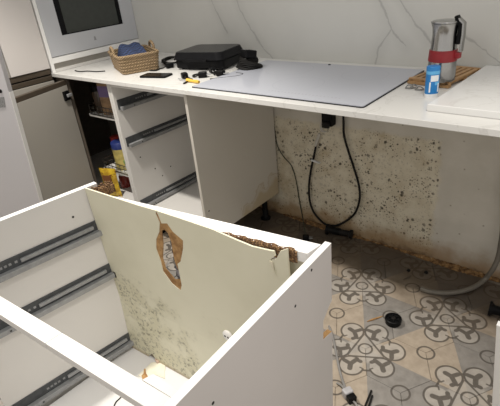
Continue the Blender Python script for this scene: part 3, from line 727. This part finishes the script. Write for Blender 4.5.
a, b = onz(186.5, 80, ZC+.008), onz(199, 82, ZC+.008)
sd = thing('screwdriver', 'small screwdriver with yellow handle among the black plugs', 'screwdriver', (a+b)/2-Vector((0, 0, .008)))
dv = (b-a).normalized(); ML = dv.to_track_quat('Z', 'Y').to_matrix(); ln2 = (b-a).length
MB().lathe([(.004, 0), (.008, .004), (.0075, ln2*.3), (.0062, ln2*.5), (.008, ln2*.8), (.006, ln2)], a, 12, ML).build('handle', pm('yellow_plastic', (.72, .45, .06), .4), sd, smooth=True)
MB().lathe([(.0025, 0), (.0025, .05), (.0018, .06)], a-dv*.06, 8, ML).build('shaft', steel, sd)
# bamboo trivet
a, b, c = onz(449, 88.5, ZC), onz(410, 82.5, ZC), onz(480.5, 73.5, ZC)
e1 = (b-a); e2 = (c-a); e2.normalize(); e1p = e1-e2*e1.dot(e2); tw = e1p.length; e1p.normalize(); tl = (c-a).length
tr = thing('slatted_board', 'slatted bamboo board under the steel coffee pot', 'board', a+e1p*tw/2+e2*tl/2)
ns = 7; sw = tw/ns
for k in range(ns):
    s0 = a+e1p*(sw*(k+.5))
    MB().bar(s0+Vector((0, 0, .0145)), s0+e2*tl+Vector((0, 0, .0145)), sw*.70, .011).build('slat', bamboo, tr, bevel=.002)
for t in (.02, .5, .98):
    s0 = a+e2*(tl*t); MB().bar(s0+Vector((0, 0, .0055)), s0+e1p*tw+Vector((0, 0, .0055)), .022, .009).build('crossbar', bamboo, tr, bevel=.001)
for s0 in (a+e2*.008, a+e2*(tl-.008)): MB().bar(s0+Vector((0, 0, .0148)), s0+e1p*tw+Vector((0, 0, .0148)), .016, .0122).build('end_bar', bamboo, tr, bevel=.002)
# coffee pot
pc = onz(440, 80, .9205); pc = Vector((pc.x+.001, pc.y, .9205))
mk = thing('moka_pot', 'stainless steel coffee pot with red silicone band and black handle', 'coffee pot', pc)
MB().lathe([(.042, 0), (.046, .004), (.0465, .03), (.0435, .07), (.0415, .1), (.039, .15), (.041, .178), (.043, .185)], pc, 36).build('body', chrome, mk, smooth=True)
lidm = MB().lathe([(.043, .186), (.044, .189), (.042, .192), (.02, .194), (.004, .1945)], pc, 36).build('lid', chrome, mk, smooth=True)
MB().lathe([(.0445, .066), (.0460, .067), (.0440, .102), (.0415, .103)], pc, 36).build('red_band', pm('red_silicone', (.26, .010, .016), .45), mk, smooth=True)
hd = (CR*.62-CF*.75); hd.z = 0; hd.normalize(); hs = Vector((-hd.y, hd.x, 0))
MB().bar(pc+hd*.041+Vector((0, 0, .086)), pc+hd*.058+Vector((0, 0, .086)), .022, .02).build('band_tab', _pm['red_silicone'], mk, bevel=.003)
P = [pc+hd*.030+Vector((0, 0, .197)), pc+hd*.043+Vector((0, 0, .197)), pc+hd*.058+Vector((0, 0, .185)), pc+hd*.060+Vector((0, 0, .15)), pc+hd*.058+Vector((0, 0, .10))]
hm = MB()
for i in range(len(P)-1): hm.bar(P[i], P[i+1]+(P[i+1]-P[i]).normalized()*.003, .020, .007, hs.cross(P[i+1]-P[i]))
hdl = hm.build('handle', chrome, mk, bevel=.0015)
MB().bar(pc+hd*.032+hs*0+Vector((0, 0, .207)), pc+hd*.046+Vector((0, 0, .180)), .022, .012).build('hinge', black, mk, bevel=.003)
MB().bar(pc+hd*.046+Vector((0, 0, .12)), pc+hd*.049+Vector((0, 0, .185)), .016, .012, hd).build('handle_grip', black, hdl, bevel=.003)
sp_ = -hd; MB().add([pc+sp_*.039+hs*.016+Vector((0, 0, .178)), pc+sp_*.039-hs*.016+Vector((0, 0, .178)), pc+sp_*.052+Vector((0, 0, .188)), pc+sp_*.039+Vector((0, 0, .15)), pc+sp_*.039+Vector((0, 0, .187))], [(0, 2, 3), (1, 3, 2), (0, 4, 2), (1, 2, 4), (0, 3, 1, 4)]).build('spout', chrome, mk)
# blue and white pack
bc = onz(429.5, 97.5, ZC); top = 0.098
pk = thing('salt_carton', 'small blue and white carton standing beside the slatted board', 'carton', (bc.x, bc.y+.012, ZC), .75)
def oval(z, k=1.): return [(.021*k*math.cos(t)*(abs(math.cos(t))**-.35 if abs(math.cos(t)) > .05 else 1), .016*k*math.sin(t), z) for t in [2*math.pi*i/24 for i in range(24)]]
bl_ = pm('blue_print', (.015, .19, .50), .35); wh_ = pm('white_print', (.78, .79, .8), .4); lb_ = pm('light_blue_print', (.12, .42, .72), .35)
def ovals(zs, ks):
    v = []
    for z, k in zip(zs, ks): v += oval(z, k)
    n = 24; return v, [(i*n+j, i*n+(j+1) % n, (i+1)*n+(j+1) % n, (i+1)*n+j) for i in range(len(zs)-1) for j in range(n)]+[list(range(n))[::-1], list(range((len(zs)-1)*n, len(zs)*n))]
MB().add(*ovals([.0, .012], [1, 1])).build('base', wh_, pk, local=True)
MB().add(*ovals([.012, .074], [1, 1])).build('body', bl_, pk, local=True)
MB().add(*ovals([.074, .084], [1.01, 1.01])).build('band', lb_, pk, local=True)
MB().add(*ovals([.084, .096, .098], [1, 1, .9])).build('cap', bl_, pk, local=True)
for x0, x1, z0, z1, mm in ((-.012, .013, .052, .071, wh_), (.002, .016, .040, .05, lb_), (-.015, -.011, .018, .05, wh_), (.0115, .0155, .018, .045, wh_)):
    v = []
    for i in range(7):
        x = x0+(x1-x0)*i/6; c_ = max(-1, min(1, x/.0225)); yy = -.0166*math.sqrt(max(0, 1-c_*c_*.8)); v += [(x, yy, z0), (x, yy, z1), (x, yy+.001, z1), (x, yy+.001, z0)]
    MB().add(v, [(i*4+k, (i+1)*4+k, (i+1)*4+(k+1) % 4, i*4+(k+1) % 4) for i in range(6) for k in range(4)]+[(0, 1, 2, 3), (27, 26, 25, 24)]).build('printed_panel', mm, pk, local=True)
# metal clips
mc = thing('metal_clips', 'small shiny metal clips lying left of the blue carton', 'clips', onz(414, 88, ZC))
for px_, py_, a_ in ((409, 88.5, .3), (414, 88, .9), (419, 90, .1)):
    c = onz(px_, py_, ZC); d = Vector((math.cos(a_), math.sin(a_), 0)); n = Vector((-d.y, d.x, 0))
    P = spline([c-d*.012+Vector((0, 0, .003)), c-d*.004+n*.008+Vector((0, 0, .010)), c+d*.008+n*.006+Vector((0, 0, .008)), c+d*.014+Vector((0, 0, .003)), c+d*.004-n*.008+Vector((0, 0, .003)), c-d*.012-n*.004+Vector((0, 0, .003))], 4)
    MB().tube(P, .0028, 6).build('clip', chrome, mc, smooth=True)
# white stone board
a, b = onz(428, 109.8, ZC), onz(489, 73, ZC+.02)
sb = MB().prism([(.166, -.535, .9003), (1.0, -.545, .9003), (1.0, -.004, .9003), (.186, -.004, .9003)], (0, 0, .021))
solo(sb, 'stone_board', slabm, 'thick white stone board lying on the worktop at the right', 'board', bevel=.002)
# ================================================================== FOOD IN THE CORNER CUPBOARD
def wire_basket(z, label):
    t = thing('wire_shelf', label, 'wire shelf', (-1.56, -.30, z), group='pull-out wire shelves')
    x0, x1, y0, y1 = -1.745, -1.388, -.525, -.06
    MB().box(x0, x1, y0, y1, z-.010, z+.004).build('tray', pm('white_tray', (.7, .69, .66), .4), t)
    for h in (.004, .030, .055):
        P = [Vector(p)+Vector((0, 0, z+h)) for p in rrect(x0, x1, y0, y1, .02, 0, 4)]
        MB().tube(P, .0028, 6, closed=True).build('rail_wire', chrome, t, smooth=True)
    for k in range(9):
        x = x0+.02+(x1-x0-.04)*k/8; MB().tube([(x, y0, z+.003), (x, y0, z+.055)], .0016, 5).build('upright_wire', chrome, t)
    return t
wire_basket(.655, 'upper chrome wire shelf inside the corner cupboard'); wire_basket(.318, 'lower chrome wire shelf inside the corner cupboard')
def jar(x, y, z, r, h, body, lid, label, name='jar'):
    t = thing(name, label, 'jar', (x, y, z))
    MB().lathe([(r*.9, 0), (r, .006), (r, h*.72), (r*.82, h*.82)], (x, y, z), 20).build('body', body, t, smooth=True)
    MB().lathe([(r*.86, h*.82), (r*.88, h*.84), (r*.88, h), (r*.8, h*1.01)], (x, y, z), 20).build('lid', lid, t, smooth=True)
dg = pm('dark_glass', (.07, .045, .03), .15); rd_ = pm('red_lid', (.32, .03, .025), .4); yl = pm('yellow_pack', (.62, .43, .035), .4)
jar(-1.690, -.47, .6595, .036, .15, dg, black, 'dark jar with black lid, front left on the upper wire shelf')
jar(-1.70, -.36, .6595, .038, .17, dg, pm('grey_lid', (.3, .3, .28), .4), 'dark jar with grey lid at the back of the upper wire shelf')
ct = thing('carton', 'tall brown and violet food carton standing on the upper wire shelf', 'carton', (-1.595, -.475, .6595), .25)
MB().box(-.038, .038, -.022, .022, 0, .175).build('box', pm('brown_carton', (.42, .26, .14), .5, var=.3, scale=25), ct, local=True, bevel=.001)
MB().box(-.0385, .0385, -.0226, .0226, .10, .16).build('violet_band', pm('violet_print', (.2, .14, .3), .5), ct, local=True)
tb = thing('carton', 'flat grey tub near the partition on the upper wire shelf', 'tub', (-1.50, -.44, .6595))
MB().lathe([(.026, 0), (.032, .004), (.034, .06)], (-1.50, -.44, .6595), 20).build('body', pm('grey_tub', (.4, .4, .4), .4), tb, smooth=True); MB().lathe([(.036, .06), (.036, .07), (.03, .073)], (-1.50, -.44, .6595), 20).build('lid', wh_, tb, smooth=True)
jar(-1.70, -.42, .3225, .040, .17, pm('amber_jar', (.25, .1, .05), .2), rd_, 'amber jar with red lid on the lower wire shelf')
tin = thing('tin', 'yellow food tin with blue lid on the lower wire shelf', 'tin', (-1.615, -.465, .3225))
MB().lathe([(.045, 0), (.045, .13)], (-1.615, -.465, .3225), 28).build('body', pm('yellow_tin', (.62, .50, .16), .4, var=.25, scale=30), tin, smooth=True)
MB().lathe([(.0465, .130), (.0465, .165), (.044, .168)], (-1.615, -.465, .3225), 28).build('lid', pm('blue_lid', (.02, .035, .16), .4), tin, smooth=True)
def pillow(name, c, sx, sy, h, rz, mats, label, tilt=.0, cat='bag', lean=0.):
    t = thing(name, label, cat, c, rz); n = 10; v = []
    for i in range(n+1):
        for j in range(n+1):
            u_, w_ = i/n*2-1, j/n; th = sy*max(0, (1-abs(u_)**2.5))*max(0, math.sin(w_*math.pi))**.6*(1+.15*math.sin(i*2.1+j*1.7)); v.append((u_*sx*(1-.08*math.sin(w_*math.pi)), -th+lean*w_, h*w_))
    m_ = len(v); v += [(x, -(y-lean*z/h)+lean*z/h+.0015, z) for x, y, z in v]
    f = [(i*(n+1)+j, (i+1)*(n+1)+j, (i+1)*(n+1)+j+1, i*(n+1)+j+1) for i in range(n) for j in range(n)]; f += [[k+m_ for k in q[::-1]] for q in f]
    bd = [i*(n+1) for i in range(n)]+[n*(n+1)+j for j in range(n)]+[i*(n+1)+n for i in range(n, 0, -1)]+[j for j in range(n, 0, -1)]
    f += [(bd[i], bd[(i+1) % len(bd)], bd[(i+1) % len(bd)]+m_, bd[i]+m_) for i in range(len(bd))]
    MB().add(v, f).build('bag_body', mats[0], t, local=True, smooth=True)
    pn = MB(); 
    for k, (x0, x1, z0, z1) in enumerate(((-.5, .5, .55, .8), (-.3, .6, .25, .42))):
        y = -sy*1.12+lean*.5; pn = MB().box(sx*x0, sx*x1, -sy*1.16+lean*(z0+z1)/2, -sy*1.16+lean*(z0+z1)/2+.004, h*z0, h*z1).build('printed_panel', mats[1+k], t, local=True, bevel=.001)
    return t
def bagmat():
    g = G('yellow_foil_bag'); p = g.obj(); n = g.noise(22, p, 4); c = g.mix(g.step(n, .45, .6), (.66, .45, .03), (.42, .25, .02)); c = g.mix(g.step(g.noise(40, p, 3), .6, .66), c, (.16, .05, .02)); g.bump(n, .5, .01); return g.done(c, .28)
pillow('snack_bag', (-1.650, -.558, .1635), .058, .020, .185, .35, (bagmat(), pm('brown_print', (.2, .08, .03), .4), rd_), 'crumpled yellow foil snack bag standing on the cupboard bottom', lean=-.004)
sv = G('silver_film'); sp2 = sv.obj(); nn_ = sv.noise(25, sp2, 4); sv.bump(nn_, .8, .01); svm = sv.done(sv.mix(sv.step(nn_, .4, .6), (.6, .6, .58), (.35, .38, .25)), .2, .3)
pillow('film_packet', (-1.535, -.478, .3225), .042, .020, .09, -.1, (svm, pm('green_print', (.25, .4, .12), .4), wh_), 'crinkled clear film packet on the lower wire shelf beside the partition', cat='packet')
jar(-1.70, -.43, .1635, .034, .10, pm('red_jar', (.28, .04, .03), .3), wh_, 'small red jar behind the yellow snack bag')
# ================================================================== UNDER THE WORKTOP
# socket box, cables
s0 = ony(329, 119, -.02)
sk = thing('socket_box', 'black socket box fixed to the mouldy wall under the worktop', 'socket', (s0.x, 0, s0.z-.03))
MB().box(s0.x-.028, s0.x+.028, -.045, -.0005, s0.z-.03, s0.z+.045).build('housing', black, sk, bevel=.004)
MB().box(s0.x-.02, s0.x+.02, -.058, -.045, s0.z-.036, s0.z-.006).build('plug_body', rubber, sk, bevel=.004)
for dx in (-.045, -.036): 
    P = spline([(s0.x+dx, -.006, s0.z-.02), (s0.x+dx-.012, -.01, s0.z-.05), (s0.x+dx-.004, -.008, s0.z-.075), (s0.x+dx+.014, -.01, s0.z-.07)], 5)
    MB().tube(P, .003, 6).build('loose_wire', pm('white_wire', (.6, .58, .54), .5), sk, smooth=True)
def wallpath(pts, Y): return spline([ony(x, y, Y) for x, y in pts], 6)
lc = thing('looped_cable', 'thick black cable hanging in a loop on the mouldy wall', 'cable', ony(335, 226, -.018))
MB().tube(wallpath([(343, 108), (343.5, 120), (344, 135), (348, 150), (354, 168), (359, 186), (359.5, 200), (355, 213), (346, 221), (336, 225.5), (325, 224), (315, 214), (310, 202), (309, 186), (311, 170), (314, 156), (316, 146), (318, 138)], -.018), .0058, 8).build('sheath', rubber, lc, smooth=True)
MB().bar(ony(315.6, 146, -.018), ony(319.5, 133.5, -.018), .014, .014).build('connector', pm('off_white_plastic', (.55, .53, .48), .5), lc, bevel=.003)
MB().bar(ony(311.5, 160, -.024), ony(320, 163, -.024), .013, .006).build('paper_tag', wh_, lc)
tw_ = wallpath([(272.5, 116), (274.5, 130), (277.5, 146), (284, 157), (291.5, 166), (296, 180), (299, 198), (302, 214)], -.008)
tw_ += spline([ony(302, 214, -.008), onz(305, 231, .006), onz(306, 234, .012)], 5)[1:]
solo(MB().tube(tw_, .0028, 6), 'thin_wire', pm('dark_green_wire', (.05, .055, .035), .5), 'thin dark wire hanging down the wall beside the stained end panel', 'wire', smooth=True)
def floor_leg(px_, py_, a_, label):
    c = onz(px_, py_, .0); Mx = Matrix.Rotation(a_, 3, 'Z') @ Matrix.Rotation(math.pi/2, 3, 'Y')
    t = thing('cabinet_leg', label, 'cabinet leg', (c.x, c.y, 0), group='loose cabinet legs')
    MB().lathe([(.030, 0), (.030, .008), (.022, .014), (.019, .02), (.019, .075)], (c.x, c.y, .0305), 18, Mx).build('foot', black, t, smooth=True)
    MB().lathe([(.0165, .074), (.0165, .125), (.024, .13), (.024, .14)], (c.x, c.y, .0305), 18, Mx).build('socket', rubber, t, smooth=True)
    return t
l1 = floor_leg(327, 234, 0.15, 'loose black cabinet leg lying at the wall below the cable loop')
l2 = floor_leg(488, 314, 0.1, 'loose black cabinet leg lying at the right edge of the floor')
c = onz(306, 240, 0); pg = thing('mains_plug', 'small black plug on the floor at the end of the thin wire', 'plug', (c.x, c.y, 0), .6)
MB().box(-.017, .017, -.013, .013, .0003, .03).build('body', black, pg, bevel=.005, local=True, seg=3)
for y in (-.007, .007): MB().lathe([(.0023, 0), (.0023, .019)], (.017, y, .013), 8, Matrix.Rotation(math.pi/2, 3, 'Y')).build('pin', steel, pg, local=True)
# grey hose
hp = [onz(421, 288.6, .0110), onz(430, 291.5, .0110), onz(445, 293, .0110), onz(460, 291.5, .0110), onz(474, 287, .014), onz(485, 279, .022)]
hp += [ony(493, 269, -.05), ony(498, 258, -.035), ony(500.5, 246, -.03), ony(503, 225, -.03), ony(505, 180, -.03)]; hp += [Vector((hp[-1].x+.01, -.03, .68)), Vector((hp[-1].x+.01, -.03, .878))]
solo(MB().tube(spline(hp, 7), .0105, 12), 'drain_hose', pm('grey_hose', (.17, .152, .125), .5), 'grey flexible hose curving from the floor up the wall at the right', 'hose', smooth=True)
# round black cap
c = onz(393, 323, 0); cpn = thing('round_cap', 'round black plastic cap lying on the patterned floor', 'cap', (c.x, c.y, 0))
MB().lathe([(.026, 0), (.030, .003), (.031, .016), (.033, .018), (.033, .026), (.029, .028), (.026, .022), (.010, .021)], (c.x, c.y, 0), 28).build('rim', black, cpn, smooth=True)
MB().lathe([(.009, .018), (.009, .027), (.005, .028)], (c.x, c.y, 0), 14).build('hub', rubber, cpn, smooth=True)
for k in range(6):
    a_ = k*math.pi/3; MB().bar((c.x+.008*math.cos(a_), c.y+.008*math.sin(a_), .0225), (c.x+.028*math.cos(a_), c.y+.028*math.sin(a_), .0225), .003, .005).build('rib', black, cpn)
# splinter, specks
a, b = onz(367, 321.5, .003), onz(383, 316, .003)
solo(MB().tube([a, a.lerp(b, .3)+Vector((0, 0, .001)), a.lerp(b, .7), b], [.0015, .004, .0035, .001], 5), 'wood_splinter', fibre, 'brown wood splinter lying beside the round black cap', 'splinter')
a, b = onz(403, 279.5, .003), onz(411, 276, .003)
solo(MB().tube([a, a.lerp(b, .5), b], [.001, .003, .001], 5), 'splinter', darkwood, 'dark splinter lying in the shade near the wall', 'splinter')
for px_, py_, s, lb in ((408.5, 271, .009, 'black crumb lying near the dark splinter'), (426, 273, .010, 'black crumb lying at the foot of the wall near the hose')):
    c = onz(px_, py_, 0); solo(MB().lathe([(s*.7, 0), (s, s*.4), (s*.8, s*.9), (s*.3, s*1.2)], c, 7), 'crumb', rubber, lb, 'crumb')
# plug and cord near the island corner
c = onz(349, 398, 0); pg = thing('grey_plug', 'grey and black plug on the floor beside the island corner', 'plug', (c.x, c.y, 0), -.5)
MB().box(-.022, .004, -.017, .017, .0003, .032).build('body', pm('grey_plastic', (.42, .41, .42), .4), pg, bevel=.005, local=True, seg=3)
MB().box(.004, .026, -.015, .015, .0003, .028).build('cap', black, pg, bevel=.004, local=True, seg=3)
P = spline([onz(347, 392, .008), onz(343, 382, .005), onz(339, 368, .005), onz(336, 352, .005), onz(333, 338, .005), onz(329, 326, .005)], 6)
MB().tube(P, .0045, 7).build('cord', pm('grey_cord', (.25, .24, .23), .5), pg, smooth=True)
P = spline([onz(346, 392, .02), onz(342, 386, .012), onz(337, 383, .005)], 6)
MB().tube(P, .0042, 7).build('cord', _pm['grey_cord'], pg, smooth=True)
P = spline([onz(353, 401, .012), onz(356, 404, .008), onz(358, 409, .005)], 6); MB().tube(P, .0042, 7).build('cord', _pm['grey_cord'], pg, smooth=True)
for pts, lb in ((((364.5, 408), (368, 399), (371.5, 390.5)), 'left one of two thin black rods on the floor at the bottom'), (((368, 409), (370.3, 402), (372.4, 395.5)), 'right one of two thin black rods on the floor at the bottom')):
    solo(MB().tube([onz(*q, .004) for q in pts], .0036, 6), 'thin_rod', rubber, lb, 'rod', 'two thin black rods')
# white drawer front standing at the right edge
a = ony(498.3, 321, -.86)
rq = thing('removed_drawer_front', 'white panel edge just showing at the right edge of the photo', 'panel', (a.x+.2, a.y, 0))
b0 = ony(493.5, 406, -.86); dv_ = (b0-a)*(a.z/(a.z-b0.z)); b0 = a+dv_
def rq_(z0, z1): return [Vector((a.x+dv_.x*(1-z/a.z)+dx, a.y+dy, z)) for z in (z0, z1) for dx, dy in ((0, -.018), (.4, -.018), (.4, 0), (0, 0))]
MB().hexa(rq_(0, a.z)).build('panel', white, rq, bevel=.001)
MB().hexa(rq_(a.z, a.z+.001)).build('edge_strip', white_edge, rq)
